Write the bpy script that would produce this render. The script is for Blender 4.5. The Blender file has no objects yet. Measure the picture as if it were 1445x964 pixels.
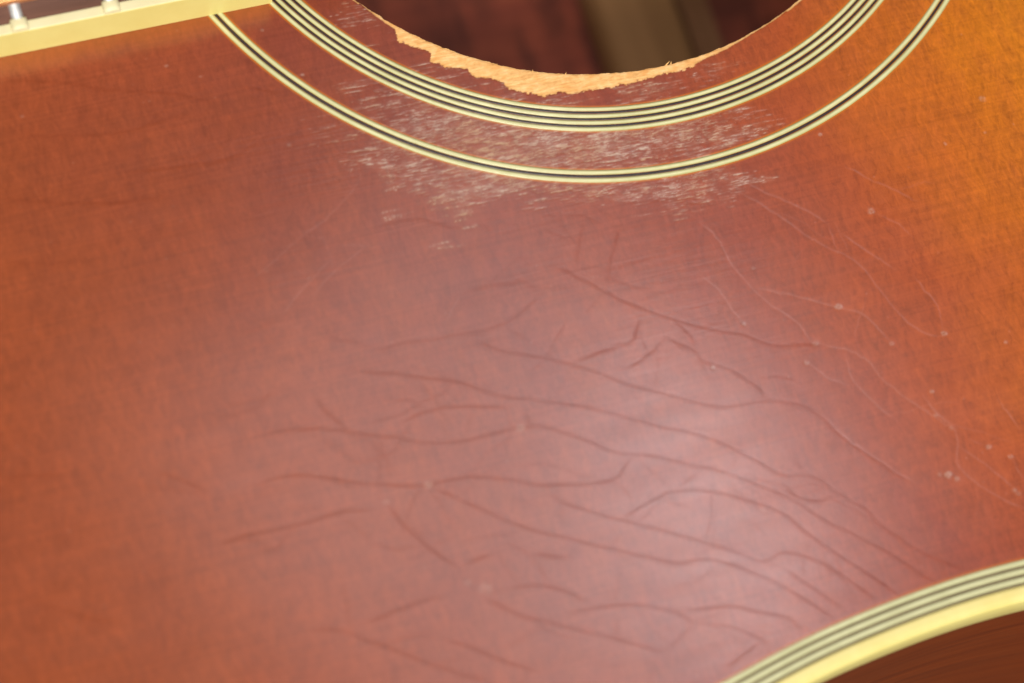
import bpy, bmesh, math, random
import numpy as np
from mathutils import Vector, Matrix

random.seed(7)
rng = np.random.default_rng(11)
S = 0.001                                   # everything below is measured in millimetres
BODY = 112.0                                # top of the guitar above the bench
ANG = math.radians(15.8)                    # guitar axis against the picture's horizontal

# ------------------------------------------------------------------ camera, light, exposure
scene = bpy.context.scene
col = scene.collection
CAM_P = np.array([-63.45031304, -235.73562587, 361.90149908])
CAM_R = np.array([[0.990204195, -0.026024829, -0.137180027],
                  [-0.026024829, 0.930859000, -0.364450586],
                  [0.137180027, 0.364450586, 0.921063196]])
W0, H0 = 1445.0, 964.0
FPX = 100.0 / 36.0 * W0
cam = bpy.data.cameras.new('camera')
cam_o = bpy.data.objects.new('camera', cam)
col.objects.link(cam_o)
cam.lens = 100.0
cam.sensor_width = 36.0
cam.clip_start = 0.01
cam.clip_end = 50.0
M = Matrix(CAM_R.tolist()).to_4x4()
M.translation = Vector((CAM_P[0], CAM_P[1], CAM_P[2] + BODY)) * S
cam_o.matrix_world = M
cam.dof.use_dof = True
cam.dof.focus_distance = 0.4125
cam.dof.aperture_fstop = 10.5
cam.dof.aperture_blades = 7
scene.camera = cam_o

world = bpy.data.worlds.new('World')
scene.world = world
world.use_nodes = True
world.node_tree.nodes['Background'].inputs[0].default_value = (0.86, 0.93, 1.0, 1)
world.node_tree.nodes['Background'].inputs[1].default_value = 0.17


def plane_pt(px, z=0.0):
    """a pixel of the photograph -> point on the plane z (mm, picture-aligned frame, hole centre = origin)"""
    px = np.atleast_2d(np.array(px, float))
    d = np.stack([(px[:, 0] - W0 / 2) / FPX, -(px[:, 1] - H0 / 2) / FPX, -np.ones(len(px))], 1) @ CAM_R.T
    t = (z - CAM_P[2]) / d[:, 2]
    return CAM_P[:2] + d[:, :2] * t[:, None]


CA, SA = math.cos(ANG), math.sin(ANG)


def loc(px, z=0.0):
    """a pixel -> the guitar's own frame (x runs to the tail, y to the treble side)"""
    p = plane_pt(px, z)
    return np.stack([p[:, 0] * CA + p[:, 1] * SA, -p[:, 0] * SA + p[:, 1] * CA], 1)


def area_lamp(name, spot_px, dist, sx, sy, power, color, roll=0.0):
    """a soft lamp standing where the lacquer mirrors it at the given spot"""
    p = plane_pt([spot_px])[0]
    p3 = np.array([p[0], p[1], 0.0])
    v = p3 - CAM_P
    v /= np.linalg.norm(v)
    r = np.array([v[0], v[1], -v[2]])
    pos = p3 + r * dist
    li = bpy.data.lights.new(name, 'AREA')
    li.shape = 'RECTANGLE'
    li.size, li.size_y = sx * S, sy * S
    li.energy = power
    li.color = color
    o = bpy.data.objects.new(name, li)
    col.objects.link(o)
    o.location = Vector((pos[0], pos[1], pos[2] + BODY)) * S
    q = Vector((r[0], r[1], r[2])).to_track_quat('Z', 'Y')
    o.rotation_mode = 'QUATERNION'
    from mathutils import Quaternion
    o.rotation_quaternion = q @ Quaternion((0, 0, 1), roll)
    return o


area_lamp('window_light', (1015, 735), 1300.0, 215.0, 82.0, 0.66, (1.0, 0.95, 1.0), math.radians(-32))
area_lamp('curtain_light', (725, 710), 1320.0, 380.0, 300.0, 1.40, (1.0, 0.93, 0.95), math.radians(-20))


def fill_lamp(name, pos, size, power, color):
    li = bpy.data.lights.new(name, 'AREA')
    li.shape = 'SQUARE'
    li.size = size
    li.energy = power
    li.color = color
    o = bpy.data.objects.new(name, li)
    col.objects.link(o)
    o.location = pos
    o.rotation_mode = 'QUATERNION'
    o.rotation_quaternion = Vector(pos).to_track_quat('Z', 'Y')


fill_lamp('room_light', (-0.02, -0.95, 1.32), 0.36, 23.0, (1.0, 0.955, 0.86))
fill_lamp('low_fill_light', (0.10, -1.45, 0.62), 0.45, 8.0, (1.0, 0.97, 0.89))  # added low fill to brighten the binding flank and fingerboard side
fill_lamp('interior_fill_light', (-0.20, -0.36, 1.62), 0.40, 9.5, (1.0, 0.95, 0.87))  # added overhead fill, unseen source, to brighten the soundhole interior

scene.view_settings.view_transform = 'Standard'
scene.view_settings.look = 'None'
scene.view_settings.exposure = -0.12
scene.view_settings.gamma = 1.0


# ------------------------------------------------------------------ node helpers
class NT:
    def __init__(self, name):
        self.m = bpy.data.materials.new(name)
        self.m.use_nodes = True
        self.t = self.m.node_tree
        self.b = self.t.nodes['Principled BSDF']
        self._tc = None

    def n(self, kind, **kw):
        o = self.t.nodes.new(kind)
        for k, v in kw.items():
            setattr(o, k, v)
        return o

    def link(self, a, b):
        self.t.links.new(a, b)

    def put(self, sock, v):
        if isinstance(v, bpy.types.NodeSocket):
            self.link(v, sock)
        else:
            sock.default_value = v

    def coord(self, scale, rot=(0, 0, 0)):
        if self._tc is None:
            self._tc = self.n('ShaderNodeTexCoord')
        mp = self.n('ShaderNodeMapping')
        mp.inputs['Scale'].default_value = scale
        mp.inputs['Rotation'].default_value = rot
        self.link(self._tc.outputs['Object'], mp.inputs['Vector'])
        return mp.outputs[0]

    def noise(self, scale3, detail=3.0, rough=0.55, dist=0.0, rot=(0, 0, 0)):
        o = self.n('ShaderNodeTexNoise')
        self.link(self.coord(scale3, rot), o.inputs['Vector'])
        o.inputs['Scale'].default_value = 1.0
        o.inputs['Detail'].default_value = detail
        o.inputs['Roughness'].default_value = rough
        o.inputs['Distortion'].default_value = dist
        return o.outputs['Fac']

    def math(self, op, a, b=0.0, clamp=False):
        o = self.n('ShaderNodeMath', operation=op, use_clamp=clamp)
        self.put(o.inputs[0], a)
        self.put(o.inputs[1], b)
        return o.outputs[0]

    def ramp(self, fac, stops):
        o = self.n('ShaderNodeValToRGB')
        e = o.color_ramp.elements
        while len(e) > 1:
            e.remove(e[-1])
        for i, (p, c) in enumerate(stops):
            q = e[0] if i == 0 else e.new(p)
            q.position = p
            q.color = (c, c, c, 1) if not isinstance(c, tuple) else (*c, 1)
        self.link(fac, o.inputs[0])
        return o.outputs[0]

    def mix(self, fac, a, b, mode='MIX'):
        o = self.n('ShaderNodeMix', data_type='RGBA', blend_type=mode)
        self.put(o.inputs[0], fac)
        self.put(o.inputs[6], a if isinstance(a, bpy.types.NodeSocket) else (*a, 1))
        self.put(o.inputs[7], b if isinstance(b, bpy.types.NodeSocket) else (*b, 1))
        return o.outputs[2]

    def rng(self, v, a, b, c, d):
        o = self.n('ShaderNodeMapRange')
        self.put(o.inputs[0], v)
        for i, x in enumerate((a, b, c, d)):
            o.inputs[i + 1].default_value = x
        return o.outputs[0]

    def attr(self, name):
        return self.n('ShaderNodeAttribute', attribute_name=name).outputs['Fac']

    def bump(self, h, strength, dist):
        o = self.n('ShaderNodeBump')
        o.inputs['Strength'].default_value = strength
        o.inputs['Distance'].default_value = dist
        self.link(h, o.inputs['Height'])
        self.link(o.outputs[0], self.b.inputs['Normal'])

    def set(self, **kw):
        names = dict(color='Base Color', rough='Roughness', metal='Metallic', spec='Specular IOR Level',
                     coat='Coat Weight', coatr='Coat Roughness')
        for k, v in kw.items():
            s = self.b.inputs[names[k]]
            if k == 'color' and not isinstance(v, bpy.types.NodeSocket):
                v = (*v, 1)
            self.put(s, v)
        return self.m


# ------------------------------------------------------------------ materials
def mat_lacquer():
    t = NT('sunburst_lacquer')
    sep = t.n('ShaderNodeSeparateXYZ')
    t.link(t.coord((1, 1, 1)), sep.inputs[0])
    x, y = sep.outputs[0], sep.outputs[1]
    # burst: distance from the amber middle of the lower body
    a = t.math('MULTIPLY', t.math('SUBTRACT', x, 0.130), 1 / 0.095)
    b = t.math('MULTIPLY', y, 1 / 0.200)
    d = t.math('SQRT', t.math('ADD', t.math('MULTIPLY', a, a), t.math('MULTIPLY', b, b)))
    cloud = t.noise((28, 28, 28), 3.0)
    d = t.math('ADD', d, t.rng(cloud, 0.25, 0.75, -0.07, 0.07))
    burst = t.ramp(t.math('MULTIPLY', d, 0.4), [
        (0.30, (0.54, 0.180, 0.005)), (0.36, (0.48, 0.136, 0.005)), (0.42, (0.42, 0.100, 0.008)), (0.48, (0.315, 0.060, 0.013)),
        (0.56, (0.218, 0.039, 0.018)), (0.72, (0.186, 0.036, 0.019)), (0.95, (0.235, 0.050, 0.015))])
    # uneven stain: soft patches drawn out across the grain
    RV = (0, 0, math.radians(-16))
    patch = t.noise((125, 42, 60), 2.5, 0.5, 0.4, RV)
    burst = t.mix(t.rng(patch, 0.35, 0.68, 0.0, 0.15), burst, (0.355, 0.068, 0.014))
    patch3 = t.noise((330, 95, 60), 3.0, 0.6, 0.5, RV)
    burst = t.mix(t.rng(patch3, 0.42, 0.72, 0.0, 0.21), burst, (0.31, 0.066, 0.018))
    patch2 = t.noise((75, 38, 60), 2.0, 0.5, 0.3, RV)
    burst = t.mix(t.rng(patch2, 0.5, 0.78, 0.0, 0.14), burst, (0.135, 0.021, 0.012))
    # grain lines along the neck, silk across it
    grain = t.noise((22, 1900, 40), 3.0, 0.65)
    silk = t.noise((1250, 620, 300), 3.0, 0.65, 1.2)
    curl = t.noise((560, 190, 100), 3.0, 0.6, 1.6, (0, 0, math.radians(-4)))
    amb = t.rng(d, 0.85, 1.5, 1.0, 0.6)
    g = t.math('ADD', t.rng(grain, 0.3, 0.7, -0.09, 0.08), t.math('MULTIPLY', amb, t.rng(silk, 0.3, 0.7, -0.19, 0.16)))
    g = t.math('ADD', g, t.math('MULTIPLY', amb, t.rng(curl, 0.3, 0.7, -0.17, 0.14)))
    g = t.math('ADD', g, 1.0)
    gm = t.n('ShaderNodeCombineXYZ')
    for i in range(3):
        t.link(g, gm.inputs[i])
    c = t.mix(1.0, burst, gm.outputs[0], 'MULTIPLY')
    # pores and specks of dirt in the finish
    pore = t.noise((800, 800, 800), 1.0)
    c = t.mix(t.rng(pore, 0.76, 0.84, 0.0, 0.35), c, (0.10, 0.020, 0.010))
    # lacquer rubbed thin beside inlays; amber band under the fingerboard's edge
    c = t.mix(t.attr('thin'), c, (0.46, 0.125, 0.010))
    c = t.mix(t.math('MULTIPLY', t.attr('crack'), 0.20, True), c, (0.085, 0.014, 0.010))
    c = t.mix(t.math('MULTIPLY', t.attr('line'), 0.17), c, (0.62, 0.36, 0.32))
    # crushed, whitened lacquer
    fleck = t.noise((500, 1400, 500), 3.0, 0.65)
    wear = t.math('MULTIPLY', t.attr('wear'), t.rng(fleck, 0.38, 0.58, 0.15, 1.0), True)
    c = t.mix(t.math('MULTIPLY', t.attr('haze'), 0.13), c, (0.46, 0.25, 0.18))
    tone = t.noise((140, 220, 180), 2.0)
    c = t.mix(t.math('MULTIPLY', wear, 0.92), c, t.mix(t.rng(tone, 0.42, 0.6, 0.0, 1.0), (0.58, 0.47, 0.38), (0.50, 0.35, 0.22)))
    c = t.mix(t.math('MULTIPLY', t.attr('chip'), 0.55), c, (0.46, 0.36, 0.29))
    # bare spruce
    fib = t.noise((150, 1300, 90), 4.0, 0.65, 0.8)
    fleck2 = t.noise((420, 520, 300), 2.0)
    grit = t.noise((760, 1100, 600), 3.0, 0.7)
    fib = t.math('ADD', t.math('MULTIPLY', fib, 0.45), t.math('MULTIPLY', grit, 0.55))
    wood = t.ramp(fib, [(0.34, (0.60, 0.30, 0.10)), (0.50, (0.77, 0.43, 0.165)), (0.66, (0.84, 0.54, 0.26))])
    wood = t.mix(t.rng(fleck2, 0.52, 0.72, 0.0, 0.6), wood, (0.68, 0.29, 0.075))
    bare = t.attr('bare')
    c = t.mix(bare, c, wood)
    r = t.rng(t.noise((60, 260, 60), 3.0), 0.3, 0.7, 0.168, 0.195)
    r = t.math('ADD', r, t.math('MULTIPLY', t.math('MAXIMUM', bare, wear), 0.35), True)
    bh = t.math('ADD', t.noise((70, 1700, 60), 3.0, 0.6), t.math('MULTIPLY', t.noise((330, 330, 330), 2.0), 0.45))
    bh = t.math('ADD', bh, t.math('MULTIPLY', t.math('MULTIPLY', bare, fib), 3.0))
    t.bump(bh, 0.14, 0.00004)
    spec = t.math('MULTIPLY', 0.5, t.math('SUBTRACT', 1.0, t.math('MULTIPLY', t.attr('crack'), 0.44)))
    spec = t.math('MULTIPLY', spec, t.math('SUBTRACT', 1.0, t.math('MULTIPLY', bare, 0.6)))
    return t.set(color=c, rough=r, spec=spec)


def mat_plastic(name, base, dark, rough=0.3, bump=0.00002):
    t = NT(name)
    n1 = t.noise((260, 260, 260), 3.0)
    n2 = t.noise((60, 60, 60), 2.0)
    c = t.mix(t.rng(t.math('ADD', t.math('MULTIPLY', n1, 0.5), t.math('MULTIPLY', n2, 0.5)), 0.36, 0.66, 0.0, 1.0), dark, base)
    t.bump(t.noise((420, 420, 420), 3.0), 0.25, bump)
    return t.set(color=c, rough=rough)


def mat_ply(name, base, dark, shade_grime):
    t = NT(name)
    n1 = t.noise((300, 300, 300), 3.0)
    c = t.mix(t.rng(n1, 0.36, 0.66, 0.0, 1.0), dark, base)
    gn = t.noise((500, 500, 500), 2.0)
    c = t.mix(t.math('MULTIPLY', t.attr('shade_grime'), t.rng(gn, 0.3, 0.7, 0.7, 1.0)), c, shade_grime)  # olive edges: shading of the crowned strip painted into the colour
    dirt = t.noise((150, 150, 150), 4.0, 0.65)
    c = t.mix(t.rng(dirt, 0.50, 0.74, 0.0, 0.55), c, shade_grime)
    t.bump(t.noise((420, 420, 420), 3.0), 0.25, 0.00002)
    return t.set(color=c, rough=0.28)


def mat_wood(name, a, b, stretch=(12, 420, 420), rough=0.35, rot=(0, 0, 0), patch=None, spec=0.5):
    t = NT(name)
    g = t.noise(stretch, 4.0, 0.62, 0.4, rot)
    c = t.ramp(g, [(0.3, a), (0.7, b)])
    if patch:
        p = t.noise(patch, 2.0, 0.5, 0.4)
        c = t.mix(t.rng(p, 0.42, 0.62, 0.0, 0.75), c, tuple(v * 0.32 for v in a))
    t.bump(g, 0.3, 0.00006)
    return t.set(color=c, rough=rough, spec=spec)


MAT = dict(
    top=mat_lacquer(),
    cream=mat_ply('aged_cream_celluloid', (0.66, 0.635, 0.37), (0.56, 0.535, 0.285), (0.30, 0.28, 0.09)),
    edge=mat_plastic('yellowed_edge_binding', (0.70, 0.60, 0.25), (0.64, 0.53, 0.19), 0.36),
    worn=mat_plastic('glare_scraped_binding_top', (0.72, 0.66, 0.42), (0.64, 0.57, 0.32), 0.45),  # pale from glare put into the colour, besides scraped lacquer
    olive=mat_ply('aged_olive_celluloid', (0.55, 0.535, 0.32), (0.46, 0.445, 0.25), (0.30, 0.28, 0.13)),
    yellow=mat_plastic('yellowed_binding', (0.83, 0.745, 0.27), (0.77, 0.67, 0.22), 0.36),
    black=mat_plastic('black_celluloid', (0.022, 0.018, 0.016), (0.012, 0.010, 0.010), 0.34),
    brown=mat_plastic('brown_stained_ply', (0.24, 0.185, 0.105), (0.16, 0.12, 0.065), 0.34),
    side=mat_wood('mahogany_side', (0.095, 0.012, 0.0015), (0.175, 0.029, 0.003), (30, 30, 700), 0.40, spec=0.06),
    back=mat_wood('mahogany_inside', (0.23, 0.043, 0.022), (0.40, 0.082, 0.037), (16, 300, 100), 0.75, patch=(150, 45, 40)),
    spruce=mat_wood('aged_spruce_brace', (0.29, 0.138, 0.050), (0.39, 0.19, 0.072), (300, 18, 200), 0.8),
    raw=mat_wood('raw_spruce', (0.62, 0.30, 0.09), (0.82, 0.46, 0.16), (40, 900, 900), 0.75),
    rosewood=mat_wood('rosewood_board', (0.10, 0.042, 0.026), (0.185, 0.085, 0.058), (25, 600, 300), 0.45),
    nickel=None, bronze=None, steel=None, bone=None)
t = NT('worn_nickel')
MAT['nickel'] = t.set(color=(0.72, 0.72, 0.72), metal=1.0, rough=t.rng(t.noise((600, 2200, 600), 3.0), 0.3, 0.7, 0.62, 0.75))
t = NT('bronze_winding')
MAT['bronze'] = t.set(color=(0.83, 0.40, 0.17), metal=1.0, rough=t.rng(t.noise((900, 900, 900), 2.0), 0.3, 0.7, 0.28, 0.42))
t = NT('plain_steel')
MAT['steel'] = t.set(color=(0.66, 0.66, 0.66), metal=1.0, rough=t.rng(t.noise((900, 900, 900), 2.0), 0.3, 0.7, 0.2, 0.3))
MAT['bone'] = mat_plastic('bone_saddle', (0.80, 0.76, 0.62), (0.74, 0.68, 0.52), 0.4)
MAT['strip'] = mat_wood('brown_cloth_strip', (0.20, 0.090, 0.042), (0.29, 0.14, 0.072), (400, 60, 200), 0.9, spec=0.1)
MAT['bench'] = mat_wood('bench_wood', (0.11, 0.065, 0.035), (0.19, 0.12, 0.07), (6, 90, 90), 0.55)


# ------------------------------------------------------------------ mesh helpers
def link(name, me, mat, parent=None, smooth=True):
    me.materials.append(mat)
    if smooth:
        me.polygons.foreach_set('use_smooth', np.ones(len(me.polygons), bool))
    o = bpy.data.objects.new(name, me)
    col.objects.link(o)
    if parent:
        o.parent = parent
    return o


def raw_mesh(name, co, quads):
    """co (n,3) in mm, quads (m,4)"""
    me = bpy.data.meshes.new(name)
    co = np.asarray(co, np.float32) * S
    quads = np.asarray(quads, np.int32)
    me.vertices.add(len(co))
    me.vertices.foreach_set('co', co.ravel())
    me.loops.add(quads.size)
    me.loops.foreach_set('vertex_index', quads.ravel())
    me.polygons.add(len(quads))
    me.polygons.foreach_set('loop_start', np.arange(len(quads), dtype=np.int32) * quads.shape[1])
    me.update(calc_edges=True)
    return me


def grid_quads(n, m, wrap_n=False, wrap_m=False, flip=False):
    i = np.arange(n if wrap_n else n - 1)
    j = np.arange(m if wrap_m else m - 1)
    I, J = np.meshgrid(i, j, indexing='ij')
    I2, J2 = (I + 1) % n, (J + 1) % m
    q = np.stack([I * m + J, I2 * m + J, I2 * m + J2, I * m + J2], -1).reshape(-1, 4)
    return q[:, ::-1] if flip else q


def box(bm, x0, x1, y0, y1, z0, z1, bev=0.0):
    r = bmesh.ops.create_cube(bm, size=1.0)
    for v in r['verts']:
        v.co = Vector(((x0 + x1) / 2 + v.co.x * (x1 - x0), (y0 + y1) / 2 + v.co.y * (y1 - y0), (z0 + z1) / 2 + v.co.z * (z1 - z0)))
    if bev:
        ed = {e for v in r['verts'] for e in v.link_edges}
        bmesh.ops.bevel(bm, geom=list(ed), offset=bev, segments=2, affect='EDGES', profile=0.5)


def bm_obj(name, bm, mat, parent=None, smooth=False):
    for v in bm.verts:
        v.co *= S
    bmesh.ops.recalc_face_normals(bm, faces=bm.faces)
    me = bpy.data.meshes.new(name)
    bm.to_mesh(me)
    bm.free()
    return link(name, me, mat, parent, smooth)


def vnoise(x, seed, octaves=4, base=1.0):
    """smooth 1-D noise in about -1..1"""
    out = np.zeros_like(x, dtype=float)
    r = np.random.default_rng(seed)
    amp, f = 1.0, base
    for _ in range(octaves):
        tab = r.uniform(-1, 1, 4096)
        q = x * f
        i = np.floor(q).astype(int)
        w = q - i
        w = w * w * (3 - 2 * w)
        out += amp * (tab[i % 4096] * (1 - w) + tab[(i + 1) % 4096] * w)
        amp *= 0.5
        f *= 2.03
    return out / 1.9


def vnoise2(x, y, seed):
    r = np.random.default_rng(seed)
    tab = r.uniform(-1, 1, (256, 256))
    i, j = np.floor(x).astype(int), np.floor(y).astype(int)
    u, v = x - i, y - j
    u, v = u * u * (3 - 2 * u), v * v * (3 - 2 * v)
    i, j, i2, j2 = i % 256, j % 256, (i + 1) % 256, (j + 1) % 256
    return (tab[i, j] * (1 - u) + tab[i2, j] * u) * (1 - v) + (tab[i, j2] * (1 - u) + tab[i2, j2] * u) * v


def spline(P, step):
    """Catmull-Rom through P, resampled at about step"""
    P = np.asarray(P, float)
    Q = np.vstack([2 * P[0] - P[1], P, 2 * P[-1] - P[-2]])
    out = []
    for k in range(1, len(Q) - 2):
        p0, p1, p2, p3 = Q[k - 1:k + 3]
        n = max(2, int(np.linalg.norm(p2 - p1) / step) + 1)
        s = np.linspace(0, 1, n, endpoint=False)[:, None]
        out.append(0.5 * (2 * p1 + (p2 - p0) * s + (2 * p0 - 5 * p1 + 4 * p2 - p3) * s ** 2 + (3 * p1 - p0 - 3 * p2 + p3) * s ** 3))
    out.append(P[-1:])
    return np.vstack(out)


# ------------------------------------------------------------------ the bench and the guitar's body
bm = bmesh.new()
box(bm, -900, 900, -600, 600, -40, 0, 3.0)
bench = bm_obj('bench_top', bm, MAT['bench'])
bench['kind'] = 'structure'

guitar = bpy.data.objects.new('acoustic_guitar', None)
col.objects.link(guitar)
guitar.location = (0, 0, BODY * S)
guitar.rotation_euler = (0, 0, ANG)
guitar['label'] = 'worn cherry sunburst acoustic guitar with cracked lacquer, cream ringed soundhole and yellowed binding'
guitar['category'] = 'guitar'

HOLE, R1, R2, R3 = 50.8, 56.14, 60.06, 68.09
HALF = [(-152, 0), (-151, 40), (-147, 80), (-136, 115), (-116, 140), (-91, 151.5), (-65, 153), (-41, 150.2), (-21.7, 145.8),
        (-3, 142.0), (19, 140.2), (41, 141.7), (66, 147), (110, 165), (160, 187), (210, 199), (250, 200), (290, 190), (320, 165),
        (340, 125), (350, 70), (353, 0)]
lower = [(x, -y) for x, y in HALF]
upper = [(x, y) for x, y in HALF[-2:0:-1]]
ctrl = lower + upper
cyc = np.array(ctrl[-3:] + ctrl + ctrl[:3], float)
full = spline(cyc, 0.5)
i0 = np.argmin(np.hypot(*(full[:1500] - np.array(ctrl[0])).T)) if False else None
start = next(i for i in range(len(full)) if np.allclose(full[i], ctrl[0], atol=1e-6))
end = max(i for i in range(len(full)) if np.allclose(full[i], ctrl[0], atol=1e-6))
OUT = full[start:end]
# even spacing, 1600 points
L = np.concatenate([[0], np.cumsum(np.hypot(*(np.roll(OUT, -1, 0) - OUT).T))])
s = np.linspace(0, L[-1], 1600, endpoint=False)
P2 = np.vstack([OUT, OUT[:1]])
OUT = np.stack([np.interp(s, L, P2[:, 0]), np.interp(s, L, P2[:, 1])], 1)
for _ in range(4):
    OUT = (np.roll(OUT, 1, 0) + 2 * OUT + np.roll(OUT, -1, 0)) / 4
tan = np.roll(OUT, -1, 0) - np.roll(OUT, 1, 0)
tan /= np.hypot(*tan.T)[:, None]
INW = np.stack([-tan[:, 1], tan[:, 0]], 1)           # inward (the outline runs counter-clockwise)


def sweep_outline(name, profile, mat, parent, closed=False):
    """profile: (distance inward, z)"""
    pr = np.array(profile, float)
    co = np.zeros((len(OUT), len(pr), 3))
    for k, (d, z) in enumerate(pr):
        co[:, k, :2] = OUT + INW * d
        co[:, k, 2] = z
    me = raw_mesh(name, co.reshape(-1, 3), grid_quads(len(OUT), len(pr), True, closed))
    if name == 'cream_ply':
        gr = me.attributes.new('shade_grime', 'FLOAT', 'POINT')
        gr.data.foreach_set('value', np.tile(np.array([.8, .45, .1, 0, .1, .45, .8], np.float32), len(OUT)))  # painted shading, strongest at the ply's two edges
    return link(name, me, mat, parent)


BIND, PC, PB = 2.15, 0.87, 0.29
EDGE_D = BIND + 3 * (PC + PB)
edge = OUT + INW * (EDGE_D - 0.05)
eth = np.arctan2(edge[:, 1], edge[:, 0])
er = np.hypot(*edge.T)
o_ = np.argsort(eth)
eth, er = eth[o_], er[o_]


def edge_r(th):
    th = (th + math.pi) % (2 * math.pi) - math.pi
    return np.interp(th, np.concatenate([[eth[-1] - 2 * math.pi], eth, [eth[0] + 2 * math.pi]]), np.concatenate([[er[-1]], er, [er[0]]]))


# ------------------------------------------------------------------ marks on the lacquer, as maps over the visible part (0.1 mm)
X0, Y0, RES = -130.0, -168.0, 0.1
NX, NY = 2050, 1500


def blank():
    return np.zeros((NX, NY), np.float32)


def stamp(mp, pts, width, amp):
    """max-blend a soft line: pts (n,2) in mm, width and amp arrays or numbers; width = sigma in mm"""
    n = len(pts)
    width = np.broadcast_to(np.asarray(width, float), n)
    amp = np.broadcast_to(np.asarray(amp, float), n)
    gx, gy = (pts[:, 0] - X0) / RES, (pts[:, 1] - Y0) / RES
    k = int(math.ceil(2.6 * width.max() / RES))
    ix, iy = np.round(gx).astype(int), np.round(gy).astype(int)
    for a in range(-k, k + 1):
        for b in range(-k, k + 1):
            jx, jy = ix + a, iy + b
            ok = (jx >= 0) & (jx < NX) & (jy >= 0) & (jy < NY)
            if not ok.any():
                continue
            d2 = ((jx - gx) ** 2 + (jy - gy) ** 2) * RES ** 2
            np.maximum.at(mp, (jx[ok], jy[ok]), (amp * np.exp(-d2 / (2 * width ** 2)))[ok])


DARK = [  # crazing of the finish that reads dark: pixel paths
    [(783, 375), (811, 389), (852, 411), (894, 430), (935, 445), (977, 458), (1018, 467), (1046, 470), (1071, 480), (1100, 488), (1140, 486), (1170, 488)],
    [(877, 314), (863, 364), (855, 408)], [(825, 311), (819, 336), (811, 378)],
    [(668, 480), (710, 494), (741, 501), (783, 508), (811, 516), (852, 530), (894, 545), (935, 555), (977, 566), (1005, 572), (1032, 574), (1074, 567), (1100, 563)],
    [(811, 508), (852, 494), (891, 480), (899, 463), (906, 441)], [(877, 524), (916, 499), (938, 477)],
    [(938, 474), (963, 486), (983, 497), (994, 509), (1032, 522), (1055, 535), (1074, 549), (1085, 563)], [(950, 449), (971, 469), (983, 491)],
    [(655, 411), (682, 405), (712, 401), (738, 397), (752, 406), (764, 413)],
    [(764, 416), (736, 441), (711, 455), (682, 466), (644, 473), (594, 480), (544, 491), (527, 497)],
    [(461, 466), (475, 477), (505, 483), (516, 491)],
    [(502, 524), (544, 527), (599, 533), (641, 538), (669, 546), (717, 561), (755, 564), (811, 571), (852, 581), (894, 592), (935, 603), (977, 611), (1010, 622), (1046, 639), (1082, 658), (1102, 670), (1136, 670), (1156, 677), (1189, 699), (1225, 721), (1240, 738), (1277, 765), (1323, 789), (1370, 806)],
    [(367, 615), (405, 607), (461, 606), (502, 611), (558, 618), (599, 625), (641, 624), (682, 615), (710, 608), (744, 601), (778, 606), (825, 620), (866, 638), (922, 644), (977, 656), (1019, 665), (1060, 680), (1100, 697), (1128, 711), (1169, 735), (1216, 760), (1262, 783), (1293, 805), (1326, 822)],
    [(566, 596), (599, 583), (641, 575), (682, 574), (718, 575)],
    [(358, 687), (397, 673), (447, 673), (488, 679), (530, 683), (585, 686), (608, 684), (641, 676), (682, 673), (724, 679), (755, 685), (825, 683), (866, 676), (880, 660), (891, 643)],
    [(610, 686), (655, 707), (696, 726), (724, 740), (755, 749), (811, 763), (866, 777), (922, 788), (955, 794), (991, 790), (1032, 797), (1077, 814), (1114, 832), (1154, 857), (1185, 875)],
    [(769, 696), (797, 711), (838, 725), (877, 734), (922, 746), (977, 762), (1032, 777), (1077, 792), (1105, 780), (1129, 782), (1163, 797), (1197, 817), (1243, 848)],
    [(877, 733), (908, 714), (927, 704), (949, 697), (991, 692), (1028, 698), (1077, 714), (1114, 731), (1154, 762), (1197, 792), (1246, 823), (1271, 842)],
    [(955, 687), (988, 665)], [(1105, 802), (1139, 823), (1172, 845), (1194, 866)],
    [(797, 874), (819, 863), (866, 855), (935, 860), (971, 876), (985, 885)],
    [(963, 862), (1000, 860), (1031, 857), (1071, 863), (1114, 873), (1135, 894)], [(985, 880), (1030, 886), (1071, 902), (1092, 915)],
    [(717, 830), (755, 826), (783, 829), (811, 841), (830, 852)],
    [(680, 846), (700, 855), (742, 871), (791, 883), (838, 896), (894, 910), (941, 924)], [(985, 877), (971, 888), (941, 919)],
    [(305, 769), (346, 758), (386, 750), (428, 739), (475, 725), (527, 718)],
    [(544, 711), (572, 744), (599, 769), (627, 788), (649, 802)], [(655, 797), (680, 787), (697, 783)],
    [(516, 880), (558, 863), (599, 849), (627, 841)],
    [(433, 894), (475, 891), (516, 905), (558, 920), (599, 935), (641, 949), (690, 962)], [(627, 902), (669, 916), (705, 932), (760, 950)],
    [(208, 672), (235, 670), (263, 681), (291, 692)], [(0, 111), (102, 119), (138, 126), (194, 129), (249, 133), (305, 143)],
    [(28, 191), (111, 191), (166, 188), (208, 177), (249, 163)], [(172, 244), (222, 238), (305, 227), (341, 216)], [(343, 122), (400, 130)],
    [(0, 281), (83, 286), (180, 284), (249, 274)], [(0, 369), (69, 372), (152, 364)],
    [(525, 322), (558, 312), (591, 310), (641, 321), (682, 317), (694, 330)],
    [(1045, 524), (1073, 546), (1086, 563), (1140, 575), (1164, 592), (1197, 622), (1233, 648), (1262, 668), (1294, 683)],
     [(1122, 645), (1132, 660), (1140, 670)], [(1100, 680), (1125, 700), (1155, 706), (1182, 700)],
    [(745, 782), (775, 785), (803, 786)], [(868, 875), (870, 905)], [(1152, 785), (1190, 812)],
    [(0, 672), (60, 672), (100, 670)], [(40, 850), (110, 868), (170, 885)],
    [(1022, 950), (1050, 925), (1080, 905)], [(440, 560), (470, 590), (505, 620)], [(738, 575), (752, 610)],
]
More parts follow.
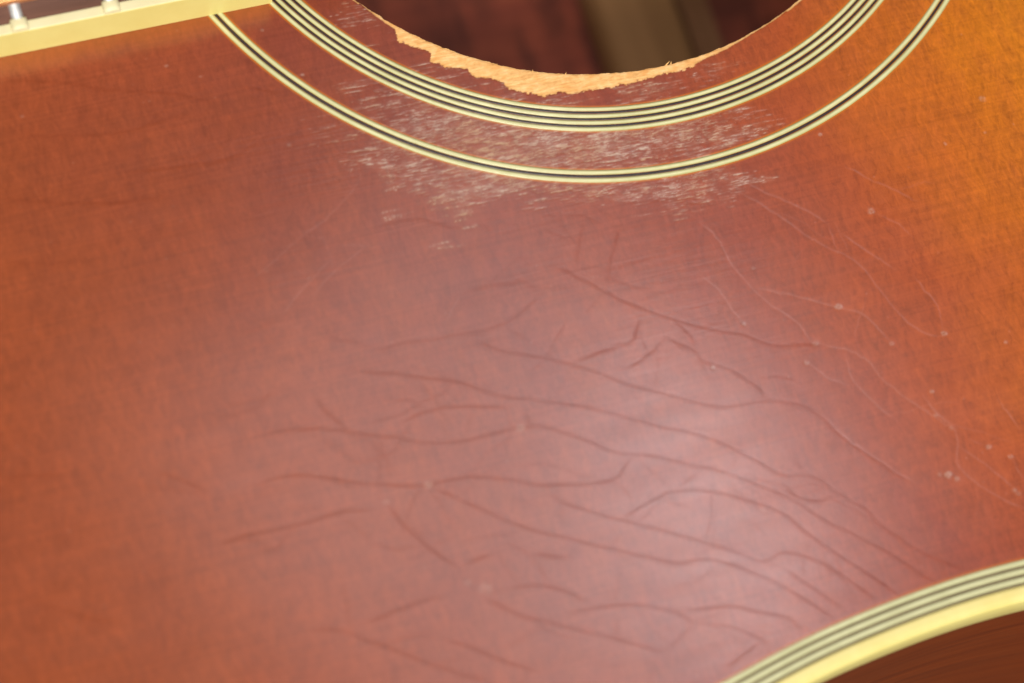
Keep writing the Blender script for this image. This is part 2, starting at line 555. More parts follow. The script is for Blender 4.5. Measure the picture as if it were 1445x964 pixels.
LIGHT = [
    [(1192, 233), (1225, 252), (1294, 284)], [(1045, 255), (1100, 280), (1142, 299), (1170, 316)], [(1184, 326), (1225, 355), (1264, 381)],
    [(1045, 272), (1100, 305), (1136, 331), (1170, 350), (1211, 371), (1244, 413), (1275, 449), (1308, 470), (1330, 474)],
    [(1289, 388), (1311, 416), (1325, 438), (1330, 465)], [(1070, 407), (1114, 416), (1156, 427), (1183, 434), (1217, 443), (1244, 468), (1258, 485)],
    [(988, 314), (1013, 336), (1032, 372), (1060, 405), (1087, 429), (1123, 454), (1139, 474), (1147, 485)], [(1239, 302), (1267, 316), (1289, 335)],
    [(985, 386), (1013, 408), (1032, 436), (1050, 459)], [(1136, 510), (1170, 533), (1200, 544)],
    [(1192, 499), (1203, 535), (1225, 560), (1247, 580), (1267, 594)], [(1164, 591), (1197, 621), (1233, 646), (1267, 668), (1294, 682)],
    [(1303, 558), (1322, 582), (1350, 607)], [(1352, 630), (1377, 646), (1419, 679), (1433, 693)], [(1366, 618), (1391, 630)],
    [(1408, 563), (1424, 585), (1438, 605)], [(1426, 646), (1436, 662), (1445, 680)],
    [(1156, 484), (1200, 495), (1225, 510), (1244, 533), (1280, 563), (1314, 585), (1344, 605), (1350, 618), (1352, 657), (1377, 682), (1419, 707), (1445, 718)],
    [(355, 395), (420, 340), (470, 300), (512, 250)], [(440, 420), (470, 385), (520, 345)], [(395, 450), (430, 405), (470, 362)], [(627, 458), (638, 438), (652, 411)],
    [(1170, 316), (1178, 345), (1186, 352)],
]
crack, line, wear, chip = blank(), blank(), blank(), blank()
def kink(q, seed, step, amp):
    """an angular wander: straight runs between random offsets"""
    r = np.random.default_rng(seed)
    n = int(q[-1] / step) + 3
    kx = np.sort(r.uniform(0, q[-1], n))
    return np.interp(q, kx, r.normal(0, amp, n))


def run(mp, path, seed, wid, amp, wander=1.0, step=1.0):
    px = spline(path, step)
    q = np.cumsum(np.concatenate([[0], np.hypot(*np.diff(px, axis=0).T)]))
    px = px + np.stack([kink(q, seed, 16, .5), kink(q, seed + 1, 16, .9)], 1) * wander + np.stack([vnoise(q, seed + 2, 2, 0.12), vnoise(q, seed + 3, 2, 0.12)], 1) * 0.5 * wander
    fade = np.clip(np.minimum(q, q[-1] - q) / 18.0, 0.25, 1)
    w = wid * (1 + 0.35 * vnoise(q, seed + 4, 3, 0.04))
    a_ = amp * fade * np.clip(0.86 + 0.36 * vnoise(q, seed + 5, 3, 0.05), 0.1, 1.1)
    stamp(mp, loc(px), w, a_)
    return px, q


def branch(mp, px, q, seed, wid, amp, every):
    r = np.random.default_rng(seed)
    for _ in range(int(q[-1] / every)):
        i = int(r.integers(5, max(6, len(px) - 6)))
        t_ = px[min(i + 4, len(px) - 1)] - px[max(i - 4, 0)]
        an = math.atan2(t_[1], t_[0]) + r.choice([-1, 1]) * r.uniform(0.25, 1.0) + (math.pi if r.random() < .3 else 0)
        p, pts = px[i].copy(), [px[i]]
        for _ in range(int(r.integers(3, 8))):
            an += r.normal(0, 0.22)
            p = p + np.array([math.cos(an), math.sin(an)]) * r.uniform(8, 20)
            pts.append(p)
        run(mp, pts, int(r.integers(1, 1 << 30)), wid, amp * r.uniform(.35, 1.0), 0.7)


for k, path in enumerate(DARK):
    mx, my = np.mean(path, 0)
    faint = 0.85 if mx < 400 else 0.55 if (mx < 780 and my < 500) else 0.7 if my < 380 else float(np.random.default_rng(k).uniform(.72, 1.0))
    if path[0] == (1045, 524):
        faint = 0.5
    px, q = run(crack, path, 300 + 10 * k, 0.175, faint, 1.1)
    branch(crack, px, q, 5000 + k, 0.105, 0.75 * faint, 55)
for k, path in enumerate(LIGHT):
    px, q = run(line, path, 3300 + 10 * k, 0.075, 0.85 if min(p[0] for p in path) > 900 else 0.4, 1.0)
    branch(line, px, q, 7000 + k, 0.06, 0.40, 110)
for k in range(26):                                           # stray hairlines far from the main crazing
    r_ = np.random.default_rng(9000 + k)
    p, an, pts = np.array([r_.uniform(20, 900), r_.uniform(140, 940)]), r_.normal(-.1, .5), []
    for _ in range(int(r_.integers(4, 10))):
        pts.append(p)
        an += r_.normal(0, .2)
        p = p + np.array([math.cos(an), math.sin(an)]) * r_.uniform(10, 24)
    run(crack, pts, 9500 + 7 * k, 0.11, 0.55, 0.8)

# dings and specks: (pixel, radius px, strength)
DINGS = [(1387, 140, 5.5, .7), (1157, 190, 3.5, .8), (1229, 298, 6, .75), (1183, 433, 6, .75), (1332, 471, 5, .8), (1419, 483, 2.5, .7), (1258, 485, 4, .45),
         (1150, 485, 6, .4), (1050, 458, 3.5, .6), (1006, 519, 3, .9), (1138, 512, 4.5, .55), (1315, 553, 3.5, .8), (1395, 631, 4.5, .7), (1426, 644, 4, .8),
         (1338, 670, 6, .85), (1350, 676, 5, .5), (1431, 692, 4, .7), (1437, 697, 4, .4), (1320, 586, 4, .3), (1342, 604, 4, .35), (605, 684, 7, .5),
         (685, 831, 11, .28), (735, 604, 7, .4), (545, 708, 5, .35), (235, 93, 2.5, .5), (370, 43, 2.5, .5), (283, 108, 2, .4), (31, 164, 2.5, .35),
         (427, 106, 2.5, .7), (408, 205, 3, .5), (1063, 379, 3, .3), (1334, 203, 2, .7), (1390, 187, 2, .5), (660, 822, 6, .2), (1076, 720, 6, .12),
         (1326, 670, 4, .35), (960, 190, 2.5, .6)]
for x, y, r, a in DINGS:
    n = 26
    ang = rng.uniform(0, 2 * math.pi, n)
    rr = r * (0.35 + 0.65 * np.sqrt(rng.uniform(0, 1, n))) * 0.62
    stamp(chip, loc(np.stack([x + rr * np.cos(ang) * 1.15, y + rr * np.sin(ang) * 0.85], 1)), max(0.07, r * 0.019), a * rng.uniform(0.25, 1.0, n))
for _ in range(150):                                          # dust in the finish
    x, y = rng.uniform(0, W0), rng.uniform(20, H0)
    stamp(chip, loc([(x, y)]), 0.075, rng.uniform(0.12, 0.34))


# strumming wear beside the rings: short strokes along the grain, in clumps
def stroke(x, y, ln, wd, amp, tilt=0.0):
    n = max(6, int(ln / 0.07))
    q = np.linspace(0, ln, n)
    sd = int(rng.integers(1, 1 << 30))
    yy = y + 0.10 * vnoise(q, sd, 2, 0.5) + tilt * q
    br = np.clip(0.62 + 1.7 * vnoise(q, sd + 1, 3, 1.5), 0, 1)
    en = np.clip(np.minimum(q, ln - q) / (0.2 * ln), 0, 1)
    stamp(wear, np.stack([x - ln / 2 + q, yy], 1), wd * (0.75 + 0.4 * vnoise(q, sd + 2, 2, 0.8)), amp * br * en)


ZONES = [  # centre px, spread px, clumps, strokes in a clump, amplitude
    ((790, 205), (95, 20), 74, 8, 1.0), ((910, 195), (70, 20), 46, 8, 1.0), ((700, 190), (60, 24), 46, 8, .9), ((640, 182), (50, 22), 22, 6, .75),
    ((575, 160), (45, 26), 20, 6, .62), ((520, 135), (34, 22), 10, 5, .5), ((1020, 175), (32, 20), 15, 6, .62), ((990, 255), (48, 16), 24, 6, .7),
    ((930, 270), (60, 12), 14, 5, .55), ((850, 268), (60, 8), 16, 5, .7), ((740, 262), (55, 10), 24, 6, .85), ((660, 262), (40, 18), 16, 5, .8), ((650, 296), (16, 18), 5, 4, .8),
    ((540, 238), (24, 16), 11, 6, .7), ((565, 225), (36, 18), 7, 4, .5), ((460, 185), (24, 16), 5, 4, .4), ((600, 265), (22, 10), 4, 3, .5),
    ((925, 130), (34, 10), 16, 5, .6), ((760, 142), (60, 6), 12, 4, .65), ((660, 112), (40, 10), 9, 4, .6), ((510, 18), (14, 14), 8, 4, .65), ((1010, 105), (22, 14), 6, 5, .4), ((570, 60), (20, 20), 4, 3, .4)]
for (cx, cy), (sx, sy), nc, ns, amp in ZONES:
    for _ in range(nc):
        c = loc([(rng.normal(cx, sx), rng.normal(cy, sy))])[0]
        for _ in range(int(rng.integers(max(1, ns - 3), ns + 3))):
            ln = abs(rng.normal(2.1, 1.6)) + 0.6
            stroke(c[0] + rng.normal(0, 0.9), c[1] + rng.normal(0, 0.65), ln, rng.uniform(0.05, 0.085), min(1.0, amp * rng.uniform(0.35, 1.25)), rng.normal(-0.04, 0.03))
# ladders: rows of dashes that stop at one line
for x, y, n_, ln_, a in [(1012, 240, 12, 1.9, .8), (985, 262, 8, 2.4, .8), (1000, 278, 8, 1.6, .7), (1022, 186, 6, 1.8, .6), (1040, 178, 5, 2.6, .55), (548, 232, 10, 1.8, .9),
                         (560, 252, 7, 1.8, .7), (640, 262, 9, 2.6, 1.0), (740, 258, 9, 2.4, 1.0), (700, 250, 8, 2.4, .9), (790, 262, 6, 2.6, .9), (955, 268, 7, 2.0, .8), (525, 222, 6, 1.8, .8), (826, 262, 5, 3, .8), (985, 108, 6, .8, .5), (1012, 106, 5, .7, .5), (700, 262, 5, 2.6, .85),
                         (640, 215, 8, 2.6, .8), (575, 180, 7, 2.4, .7), (620, 180, 8, 2.2, .8), (530, 140, 5, 2.6, .65)]:
    c = loc([(x, y)])[0]
    for k in range(n_):
        l2 = ln_ * rng.uniform(.55, 1.15)
        stroke(c[0] - l2 / 2 + rng.normal(0, .12), c[1] + (k - n_ / 2) * rng.uniform(.27, .36), l2, rng.uniform(.055, .085), min(1, a * rng.uniform(.6, 1.3)), -0.03)
# a few long, clear scratches
for x, y, l_, a in [(1040, 156, 4.5, .8), (1015, 186, 3.5, .5), (1030, 205, 4, .4), (520, 140, 3, .5), (560, 132, 3.5, .55), (528, 200, 2, .5), (655, 302, 3, .8),
                    (662, 320, 3, .75), (640, 282, 2.5, .6), (585, 270, 2.5, .5), (515, 226, 2.5, .9), (470, 178, 4, .4), (910, 180, 2, .9), (640, 272, 6, .8)]:
    p = loc([(x, y)])[0]
    for w_ in (0.10, 0.07):
        stroke(p[0], p[1] + rng.normal(0, .06), l_, w_, a)


def blur(mp, k):
    o = mp
    for ax in (0, 1):
        c = np.cumsum(np.pad(o, [(k + 1, k) if a == ax else (0, 0) for a in (0, 1)]), axis=ax)
        o = (np.take(c, np.arange(2 * k + 1, c.shape[ax]), ax) - np.take(c, np.arange(0, c.shape[ax] - 2 * k - 1), ax)) / (2 * k + 1)
    return o


haze = np.clip(blur(blur(np.clip(wear, 0, 1), 9), 6) * 2.6, 0, 1)


def sample(mp, x, y):
    gx = np.clip((x - X0) / RES, 0, NX - 1.001)
    gy = np.clip((y - Y0) / RES, 0, NY - 1.001)
    i, j = gx.astype(int), gy.astype(int)
    u, v = gx - i, gy - j
    o = (mp[i, j] * (1 - u) + mp[i + 1, j] * u) * (1 - v) + (mp[i, j + 1] * (1 - u) + mp[i + 1, j + 1] * u) * v
    return np.where((x < X0) | (y < Y0) | (x > X0 + NX * RES) | (y > Y0 + NY * RES), 0, o)


# ------------------------------------------------------------------ the soundboard
# directions: fine where the photograph looks, coarse elsewhere
vis = loc([(0, -40), (0, 0), (W0, 0), (W0, -40)])
th_lo, th_hi = math.radians(185), math.radians(322)
TH = np.concatenate([np.linspace(th_lo, th_hi, 1250, endpoint=False), np.linspace(th_hi, th_lo + 2 * math.pi, 230, endpoint=False)])
RA = np.concatenate([np.linspace(0, 23.2, 190), ])
nb = 330
rows = len(RA) + nb
ER = edge_r(TH)
lip = 0.16 * vnoise(TH * 57.3, 21, 5, 0.7) + 0.05 * vnoise(TH * 57.3, 22, 3, 9.0)
R = np.zeros((len(TH), rows))
R[:, :len(RA)] = HOLE + RA[None, :] + lip[:, None] * np.clip(1 - RA / 3.0, 0, 1)[None, :]
f_ = np.linspace(0, 1, nb + 1)[1:]
R[:, len(RA):] = (HOLE + 23.2) + f_[None, :] * (ER - HOLE - 23.2)[:, None]
XX, YY = R * np.cos(TH)[:, None], R * np.sin(TH)[:, None]
T2 = np.broadcast_to(TH[:, None], R.shape)

BARE = [(508, 4), (517, 12), (538, 28), (557, 41), (562, 59), (583, 65), (597, 69), (608, 76), (607, 86), (630, 94), (658, 98), (671, 109), (694, 111), (710, 116),
        (719, 127), (741, 130), (768, 136), (788, 129), (807, 133), (832, 127), (847, 126), (880, 120), (900, 114), (922, 109), (949, 102), (977, 95), (985, 88),
        (999, 81), (1027, 68), (1060, 48), (1085, 33), (1110, 15)]
bp = loc(BARE)
bth = np.arctan2(bp[:, 1], bp[:, 0]) % (2 * math.pi)
br = np.hypot(*bp.T)
o_ = np.argsort(bth)
jag = 0.20 * vnoise(TH * 57.3, 33, 4, 1.3) + 0.09 * vnoise(TH * 57.3, 34, 2, 6.0)
B_R = np.interp(TH % (2 * math.pi), bth[o_], br[o_], left=HOLE + 0.3, right=HOLE + 0.3)
wide = np.clip((B_R - HOLE - 0.3) / 1.2, 0.25, 1)
B_R = B_R + jag * wide
inside = B_R[:, None] - R
inside = inside + np.where(np.abs(inside) < 1.5, wide[:, None] * (0.16 * vnoise2(XX * 2.2 + 60, YY * 5 + 400, 41) + 0.10 * vnoise2(XX * 5 + 60, YY * 11 + 400, 42)), 0)
bare = np.clip(inside / 0.16 + 0.5, 0, 1)

s_crack, s_line, s_wear, s_chip = (sample(m_, XX, YY) for m_ in (crack, line, wear, chip))
patchy = np.clip(0.72 + 0.9 * vnoise2(XX * 0.55 + 40, YY * 0.9 + 300, 5) + 0.45 * vnoise2(XX * 1.6 + 40, YY * 2.4 + 300, 6), 0, 1)
dens = np.zeros_like(R)
for (cx, cy), (sx, sy), nc, ns_, amp in ZONES:
    c = loc([(cx, cy)])[0]
    dens += min(1.0, nc / 34.0 + .25) * amp * np.exp(-0.5 * (((XX - c[0] ) / (sx * .105 * 1.15)) ** 2 + ((YY - c[1] - 0.27 * 0) / (sy * .105 * 1.25)) ** 2))
dens = np.clip(dens, 0, 1.15)
fl = 0.62 * vnoise2(XX * 0.9 + 50, YY * 4.6 + 800, 51) + 0.38 * vnoise2(XX * 2.6 + 50, YY * 8.5 + 1500, 52) + 0.30 * vnoise2(XX * 6.0 + 50, YY * 9.0 + 1600, 53) + 0.35 * vnoise2(XX * .35 + 50, YY * .6 + 90, 54)
flake = np.clip((fl - (1.16 - 0.94 * dens)) / 0.22, 0, 1) * (dens > 0.05)
s_wear = np.clip(np.maximum(s_wear * np.clip(patchy + .25, 0, 1), 0.32 * flake), 0, 1)
s_haze = sample(haze, XX, YY) * np.clip(0.75 + 0.6 * vnoise2(XX * 1.2 + 40, YY * 2.2 + 300, 8), 0, 1)
# thin lacquer: a hair of amber along every inlay; amber band along the neck
thin = np.zeros_like(R)
for rr in (R1, R2, R3 - 2.05, R3):
    thin = np.maximum(thin, 0.95 * np.exp(-((R - rr) / 0.17) ** 2))
near_edge = ER[:, None] - R
thin = np.maximum(thin, 0.7 * np.exp(-(near_edge / 0.30) ** 2))
FB_Y, FB_END = 28.2, -52.6
dfb = np.where(XX < FB_END + 1.0, np.abs(-FB_Y - YY - (XX - FB_END) * 0.0) * np.where(YY < -FB_Y + 0.5, 1, 9), 99)
thin = np.maximum(thin, 0.24 * np.clip(1.15 - dfb / (2.6 + 0.8 * vnoise2(XX * 0.35 + 60, YY * 0.1 + 60, 9)), 0, 1))
thin *= (1 - bare)

Z = np.zeros_like(R)
Z -= 0.004 * s_crack + 0.004 * s_line + 0.014 * s_wear + 0.02 * s_chip
Z -= np.where(inside > 0, 0.06 * np.clip(inside / 0.2, 0, 1) + 0.03 * (inside / 1.2) ** 1.5, 0).astype(float)
Z -= bare * (0.035 * vnoise2(XX * 1.1 + 50, YY * 7 + 400, 15) + 0.02)
Z -= 0.10 * np.clip(1 - (R - HOLE) / 0.35, 0, 1) ** 2                       # rounded lip
Z += 0.035 * vnoise2(XX / 26 + 30, YY / 26 + 30, 17) + 0.0012 * vnoise2(XX / 5 + 80, YY / 7 + 80, 18) + 0.0007 * vnoise2(XX / 2.1 + 80, YY / 2.6 + 130, 19)
Z[:, -1] -= 0.0

me = raw_mesh('soundboard', np.stack([XX, YY, Z], -1).reshape(-1, 3), grid_quads(len(TH), rows, True, False, True))
for nm, arr in (('crack', s_crack), ('line', s_line), ('wear', s_wear), ('chip', s_chip), ('haze', s_haze), ('thin', thin), ('bare', bare)):
    a = me.attributes.new(nm, 'FLOAT', 'POINT')
    a.data.foreach_set('value', np.asarray(arr, np.float32).ravel())
soundboard = link('soundboard', me, MAT['top'], guitar)

# the cut edge of the hole and the underside
n = len(TH)
rim = np.zeros((n, 5, 3))
for k, (dr, z) in enumerate([(0.0, 0), (-0.02, -0.5), (0.06, -1.4), (0.0, -2.6), (0.35, -3.0)]):
    rad = R[:, 0] + dr
    rim[:, k, 0], rim[:, k, 1] = rad * np.cos(TH), rad * np.sin(TH)
    rim[:, k, 2] = Z[:, 0] if k == 0 else z
link('hole_edge', raw_mesh('hole_edge', rim.reshape(-1, 3), grid_quads(n, 5, True, False, False)), MAT['raw'], soundboard)
und = np.zeros((n, 2, 3))
und[:, 0, 0], und[:, 0, 1] = (HOLE + 0.35 + lip) * np.cos(TH), (HOLE + 0.35 + lip) * np.sin(TH)
und[:, 1, 0], und[:, 1, 1] = (ER + 0.6) * np.cos(TH), (ER + 0.6) * np.sin(TH)
und[:, :, 2] = -3.0
link('underside', raw_mesh('underside', und.reshape(-1, 3), grid_quads(n, 2, True, False, False)), MAT['spruce'], soundboard)


# splinters standing off the worn lip
def splinter(px, ln, az, lift):
    p = loc([px])[0]
    bm = bmesh.new()
    d = Vector((math.cos(az), math.sin(az), 0))
    sd = Vector((-d.y, d.x, 0))
    b0 = Vector((p[0], p[1], -0.35))
    pts = [b0 + sd * .14, b0 - sd * .14, b0 + Vector((0, 0, -.25)), b0 + d * ln * .55 + sd * .08 + Vector((0, 0, lift * .6)), b0 + d * ln * .55 - sd * .08 + Vector((0, 0, lift * .6)),
           b0 + d * ln + Vector((0, 0, lift))]
    v = [bm.verts.new(q) for q in pts]
    for f in ((0, 1, 4, 3), (1, 2, 4), (2, 0, 3), (2, 3, 4), (3, 4, 5), (0, 2, 1)):
        bm.faces.new([v[i] for i in f])
    return bm_obj('splinter', bm, MAT['raw'], soundboard, True)


for px, ln, az, li in [((938, 93), 1.1, .5, .5), ((947, 92), .7, 1.2, .3), ((905, 102), .6, .3, .25), ((797, 107), .7, .9, .3), ((846, 107), .5, .4, .2),
                       ((752, 103), .6, 1.3, .25), ((700, 93), .5, .8, .2), ((820, 108), .45, 1.6, .25)]:
    splinter(px, ln, az, li)


# ------------------------------------------------------------------ rosette
def ring_ply(name, r0, r1, mat, parent, crown, base):
    th = np.linspace(0, 2 * math.pi, 900, endpoint=False)
    fr = np.array([0.0, 0.07, 0.3, 0.5, 0.7, 0.93, 1.0])
    zz = base + crown * (1 - (2 * fr - 1) ** 2)
    zz[0] = zz[-1] = -0.25
    co = np.zeros((900, len(fr), 3))
    wob = 0.035 * vnoise(th * 57.3, int(r0 * 100), 3, 0.09)
    # keep the seam of the wobble closed
    wob *= np.clip(np.minimum(th, 2 * math.pi - th) / 0.3, 0, 1)
    for k, f in enumerate(fr):
        rad = r0 + (r1 - r0) * f + wob
        co[:, k, 0], co[:, k, 1], co[:, k, 2] = rad * np.cos(th), rad * np.sin(th), zz[k]
    co[:, :, 2] += 0.035 * vnoise2(co[:, :, 0] / 26 + 30, co[:, :, 1] / 26 + 30, 17)
    me = raw_mesh(name, co.reshape(-1, 3), grid_quads(900, len(fr), True, False, True))
    gr = me.attributes.new('shade_grime', 'FLOAT', 'POINT')
    gr.data.foreach_set('value', np.tile(np.array([1, 1, .28, 0, .28, 1, 1], np.float32), 900))  # painted edge shading, none on the crown
    return link(name, me, mat, parent)


def ring(r0, plies, total, label):
    root = bpy.data.objects.new('rosette_ring', None)
    col.objects.link(root)
    root.parent = guitar
    root['label'] = label
    r = r0
    k = total / sum(w for _, w in plies)
    for kind, w in plies:
        if kind == 'c':
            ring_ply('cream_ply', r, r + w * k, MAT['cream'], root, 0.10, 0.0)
        else:
            ring_ply('black_ply', r, r + w * k, MAT['black'], root, 0.012, 0.010)
        r += w * k


ring(R1, [('c', .74), ('b', .34)] * 3 + [('c', .76)], R2 - R1, 'inner ring of four cream and three black lines')
ring(R3 - 2.05, [('c', .84), ('b', .40), ('c', .84)], 2.05, 'outer ring of two cream lines around a black one')

# ------------------------------------------------------------------ binding and purfling round the edge
purf = bpy.data.objects.new('edge_purfling', None)
col.objects.link(purf)
purf.parent = guitar
d = EDGE_D
for k in range(3):
    for kind, w in (('olive', PC), ('brown', PB)):
        d0, d1 = d, d - w
        if kind == 'olive':
            pr = [(d0, -0.25), (d0 - .05, .02), (d0 - w * .3, .06), ((d0 + d1) / 2, .075), (d1 + w * .3, .06), (d1 + .05, .02), (d1, -.25)]
        else:
            pr = [(d0, -0.2), (d0 - .03, .012), ((d0 + d1) / 2, .022), (d1 + .03, .012), (d1, -.2)]
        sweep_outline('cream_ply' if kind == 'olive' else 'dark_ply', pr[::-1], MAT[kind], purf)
        d = d1
rr = 0.95
prof = [(BIND, -0.3), (BIND - .05, .03), (BIND * .75, .05), (rr + .1, .04)]
for a in np.linspace(0, math.pi / 2, 6):
    prof.append((rr * (1 - math.sin(a)), .03 - rr * (1 - math.cos(a))))
prof += [(0.0, -3.0), (0.0, -6.5), (0.15, -6.7), (0.6, -6.8)]
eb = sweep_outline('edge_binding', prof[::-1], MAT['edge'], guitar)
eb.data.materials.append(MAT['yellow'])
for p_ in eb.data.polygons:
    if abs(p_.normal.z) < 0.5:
        p_.material_index = 1                                # lighter flank colour, standing in for light falling on it

zs = np.linspace(-6.6, -106.5, 26)
side_prof = [(0.12 + 0.04 * math.sin(i * 1.7), z) for i, z in enumerate(zs)]
sweep_outline('side', side_prof[::-1], MAT['side'], guitar)
sweep_outline('side_lining', [(2.6, -3.1), (2.6, -105.0)], MAT['back'], guitar)
prof = [(3.0, -105.8), (0.0, -106.6), (0.0, -110.5), (1.0, -111.9), (3.0, -112.0)]
sweep_outline('back_binding', prof[::-1], MAT['yellow'], guitar)
# the back: inside and outside faces
cen = np.array([60.0, 0.0])
sc = np.linspace(0.0, 1.0, 14)
co = np.zeros((len(OUT), len(sc), 3))
for k, f in enumerate(sc):
    co[:, k, :2] = cen + (OUT + INW * 2.4 - cen) * max(f, 0.002)
    co[:, k, 2] = -105.0 - 1.0 * (1 - f * f)
back = link('back', raw_mesh('back', co.reshape(-1, 3), grid_quads(len(OUT), len(sc), True, False, True)), MAT['back'], guitar)
co[:, :, 2] = -111.8
link('back_outer_face', raw_mesh('back_outer_face', co.reshape(-1, 3), grid_quads(len(OUT), len(sc), True, False, False)), MAT['side'], back)


# braces across the inside of the back
def brace(x0, x1, h, y=118.0):
    bm = bmesh.new()
    ys = np.linspace(-y, y, 25)
    ringv = []
    for yy in ys:
        hh = h * min(1.0, 0.25 + (y - abs(yy)) / 40.0)
        pr = [(x0, -105.9), (x0, -105.9 + hh * .80), (x0 + (x1 - x0) * .12, -105.9 + hh * .97), ((x0 + x1) / 2, -105.9 + hh), (x1 - (x1 - x0) * .12, -105.9 + hh * .97), (x1, -105.9 + hh * .80), (x1, -105.9)]
        ringv.append([bm.verts.new((a, yy, b)) for a, b in pr])
    for a, b in zip(ringv, ringv[1:]):
        for k in range(6):
            bm.faces.new((a[k], a[k + 1], b[k + 1], b[k]))
    bm.faces.new(ringv[0])
    bm.faces.new(ringv[-1][::-1])
    return bm_obj('back_brace', bm, MAT['spruce'], back, True)


bz = loc([(832, 0), (862, 104), (952, 0), (985, 90)], -97.0)
brace(float(bz[:2, 0].mean()) + 1.2, float(bz[2:, 0].mean()) + 0.9, 8.5)
bs = float(bz[2:, 0].mean()) + 3.2
bm = bmesh.new()
box(bm, bs, bs + 5.5, -112, 112, -106.0, -104.3, 0.3)
bm_obj('reinforcing_strip', bm, MAT['strip'], back)
brace(-118.0, -104.0, 9.0, 112.0)
brace(128.0, 142.0, 9.0, 150.0)

# ------------------------------------------------------------------ neck end: fingerboard, binding, frets
FT = 6.4                                                     # top of the fingerboard above the lacquer
BW = 1.6
board = bpy.data.objects.new('fingerboard', None)
col.objects.link(board)
board.parent = guitar
XN = -330.0


def half_w(x):
    return FB_Y - (FB_END - x) * 0.0085


def slab(name, ya0, ya1, yb0, yb1, z0, z1, mat, x0=XN, x1=FB_END, bev=0.0, parent=None):
    """a strip from x0 to x1 whose sides taper: y from ya at x0 to yb at x1"""
    bm = bmesh.new()
    nx = 60
    xs = np.linspace(x0, x1, nx)
    rv = []
    for i, x in enumerate(xs):
        f = i / (nx - 1)
        a, b = ya0 + (yb0 - ya0) * f, ya1 + (yb1 - ya1) * f
        if bev:
            pr = [(a, z0), (a, z1 - bev), (a + bev * .3, z1 - bev * .3), (a + bev, z1), (b - bev, z1), (b - bev * .3, z1 - bev * .3), (b, z1 - bev), (b, z0)]
        else:
            pr = [(a, z0), (a, z1), (b, z1), (b, z0)]
        rv.append([bm.verts.new((x, y_, z_)) for y_, z_ in pr])
    m = len(rv[0])
    for a, b in zip(rv, rv[1:]):
        for k in range(m):
            bm.faces.new((a[k], a[(k + 1) % m], b[(k + 1) % m], b[k]))
    bm.faces.new(rv[0])
    bm.faces.new(rv[-1][::-1])
    return bm_obj(name, bm, mat, parent, False)


hw0, hw1 = half_w(XN), half_w(FB_END)
slab('board', -hw0 + BW, hw0 - BW, -hw1 + BW, hw1 - BW, 0.0, FT, MAT['rosewood'], parent=board)
for sgn in (-1, 1):
    y0a, y0b = sorted((sgn * hw0, sgn * (hw0 - BW))), sorted((sgn * hw1, sgn * (hw1 - BW)))
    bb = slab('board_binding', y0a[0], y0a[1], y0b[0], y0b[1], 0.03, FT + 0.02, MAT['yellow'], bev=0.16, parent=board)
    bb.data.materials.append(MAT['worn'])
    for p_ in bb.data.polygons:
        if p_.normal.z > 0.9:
            p_.material_index = 1  # top face gets the colour with glare painted in
fp = loc([(29, 42), (157, 11)], FT)
f_a, f_b = float(fp[0, 0]), float(fp[1, 0])
sp = f_b - f_a
xs_f = [f_b + sp * 0.94, f_b, f_a]
g_ = sp
while xs_f[-1] - g_ * 1.0595 > XN + 10:
    g_ *= 1.0595
    xs_f.append(xs_f[-1] - g_)
for x in xs_f:
    w = half_w(x) - BW
    prof = [(-.82, -.1), (-.8, .35), (-.58, .74), (-.25, .93), (0, .97), (.25, .93), (.58, .74), (.8, .35), (.82, -.1)]
    bm = bmesh.new()
    rv = [[bm.verts.new((x + a, y_, FT + z_)) for a, z_ in prof] for y_ in np.linspace(-w, w, 9)]
    for a, b in zip(rv, rv[1:]):
        for k in range(len(prof) - 1):
            bm.faces.new((a[k], a[k + 1], b[k + 1], b[k]))
    bm.faces.new(rv[0][::-1])
    bm.faces.new(rv[-1])
    fret = bm_obj('fret', bm, MAT['nickel'], board, True)
    for sgn in (-1, 1):                                      # the binding's nib over the fret end
        ya, yb = sgn * (w - 0.05), sgn * (w + BW - 0.12)
        bm = bmesh.new()
        pn = [(-1.22, -.1), (-1.2, .3), (-1.05, .62), (-.6, .8), (0, .84), (.6, .8), (1.05, .62), (1.2, .3), (1.22, -.1)]
        st = [(ya - sgn * .25, 1.0, .9), (ya, 1.0, .98), (ya + (yb - ya) * .6, 1.0, .97), (ya + (yb - ya) * .93, 1.0, .9), (yb, .98, .6), (yb + sgn * .03, .95, .05)]
        rv = [[bm.verts.new((x + a * sx, y_, FT + z_ * sz)) for a, z_ in pn] for y_, sx, sz in st]
        for a, b in zip(rv, rv[1:]):
            for k in range(len(pn) - 1):
                bm.faces.new((a[k], a[k + 1], b[k + 1], b[k]))
        bm.faces.new(rv[0])
        bm.faces.new(rv[-1])
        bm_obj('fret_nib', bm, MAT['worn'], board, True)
slab('neck_shaft', -20.5, 20.5, -24.5, 24.5, -16.0, 0.0, MAT['side'], x0=XN, x1=-151.6, bev=8.0, parent=guitar)

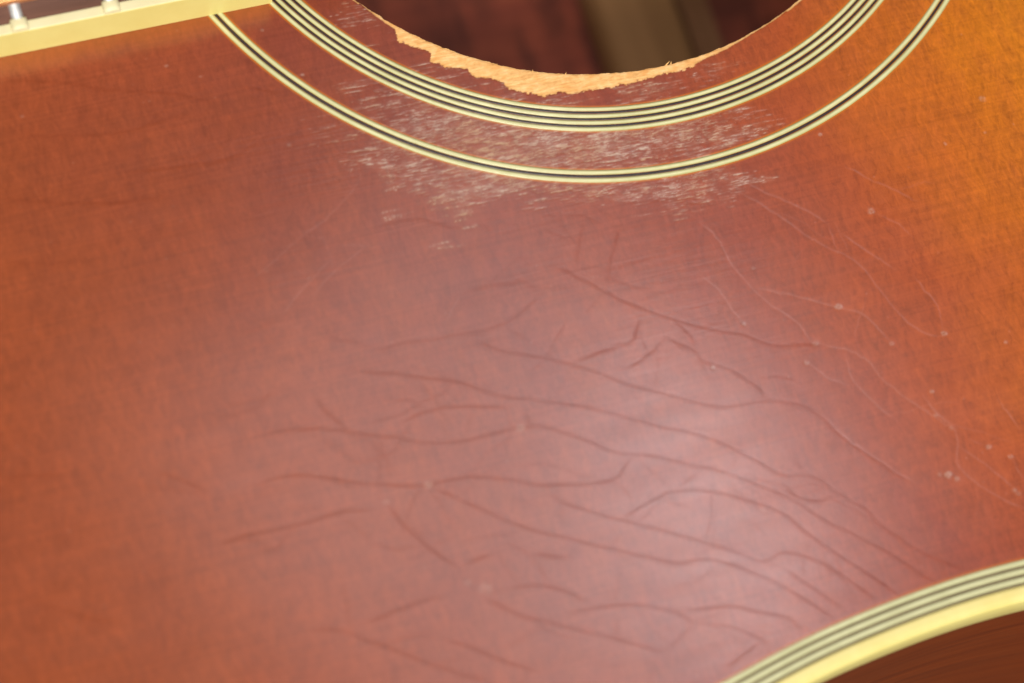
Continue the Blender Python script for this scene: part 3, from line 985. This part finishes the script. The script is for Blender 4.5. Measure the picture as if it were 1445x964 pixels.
# ------------------------------------------------------------------ bridge and strings
bm = bmesh.new()
box(bm, 150, 178, -76, 76, 0.1, 9.0, 2.0)
bridge = bm_obj('bridge', bm, MAT['rosewood'], guitar, False)
bm = bmesh.new()
box(bm, 158, 161, -36, 36, 8.5, 13.0, 0.5)
bm_obj('saddle', bm, MAT['bone'], bridge, False)

ZS = 9.4
ey = loc([(0, 10), (40, 3)], ZS)
e_y = float(ey[:, 1].mean())


def wound_string(y_n, y_b, rad):
    """winding ridges as real geometry near the camera"""
    seg = 10
    pitch = 0.42
    xs = np.arange(-135.0, -60.0, pitch / 4)
    xs = np.concatenate([np.arange(XN, -135.0, 6.0), xs, np.arange(-60.0, 160.0, 6.0)])
    ridge = np.where((xs >= -135) & (xs < -60), 0.5 + 0.5 * np.cos(2 * math.pi * xs / pitch), 0.6)
    co = np.zeros((len(xs), seg, 3))
    f = (xs - XN) / (160 - XN)
    for k in range(seg):
        a = 2 * math.pi * k / seg
        r = rad - 0.11 + 0.11 * ridge
        co[:, k, 0] = xs
        co[:, k, 1] = y_n + (y_b - y_n) * f + r * math.cos(a)
        co[:, k, 2] = ZS - 0.4 + 3.9 * f * 1.0 + r * math.sin(a)
    return link('string', raw_mesh('string', co.reshape(-1, 3), grid_quads(len(xs), seg, False, True, False)), MAT['bronze'], guitar)


def plain_string(y_n, y_b, rad, mat):
    co = np.zeros((2, 8, 3))
    for k in range(8):
        a = 2 * math.pi * k / 8
        for i, (x, y_, z_) in enumerate(((XN, y_n, ZS - .4), (160.0, y_b, ZS + 3.5))):
            co[i, k] = (x, y_ + rad * math.cos(a), z_ + rad * math.sin(a))
    return link('string', raw_mesh('string', co.reshape(-1, 3), grid_quads(2, 8, False, True, False)), mat, guitar)


yb0 = -28.0
f_at = (-85.0 - XN) / (160 - XN)
yn0 = (e_y - yb0 * f_at) / (1 - f_at)
wound_string(yn0, yb0, 0.70)
for k in range(1, 6):
    plain_string(yn0 * (1 - 2 * k / 5), yb0 * (1 - 2 * k / 5), (0.55, 0.44, 0.33, 0.22, 0.17)[k - 1], MAT['bronze'] if k < 4 else MAT['steel'])
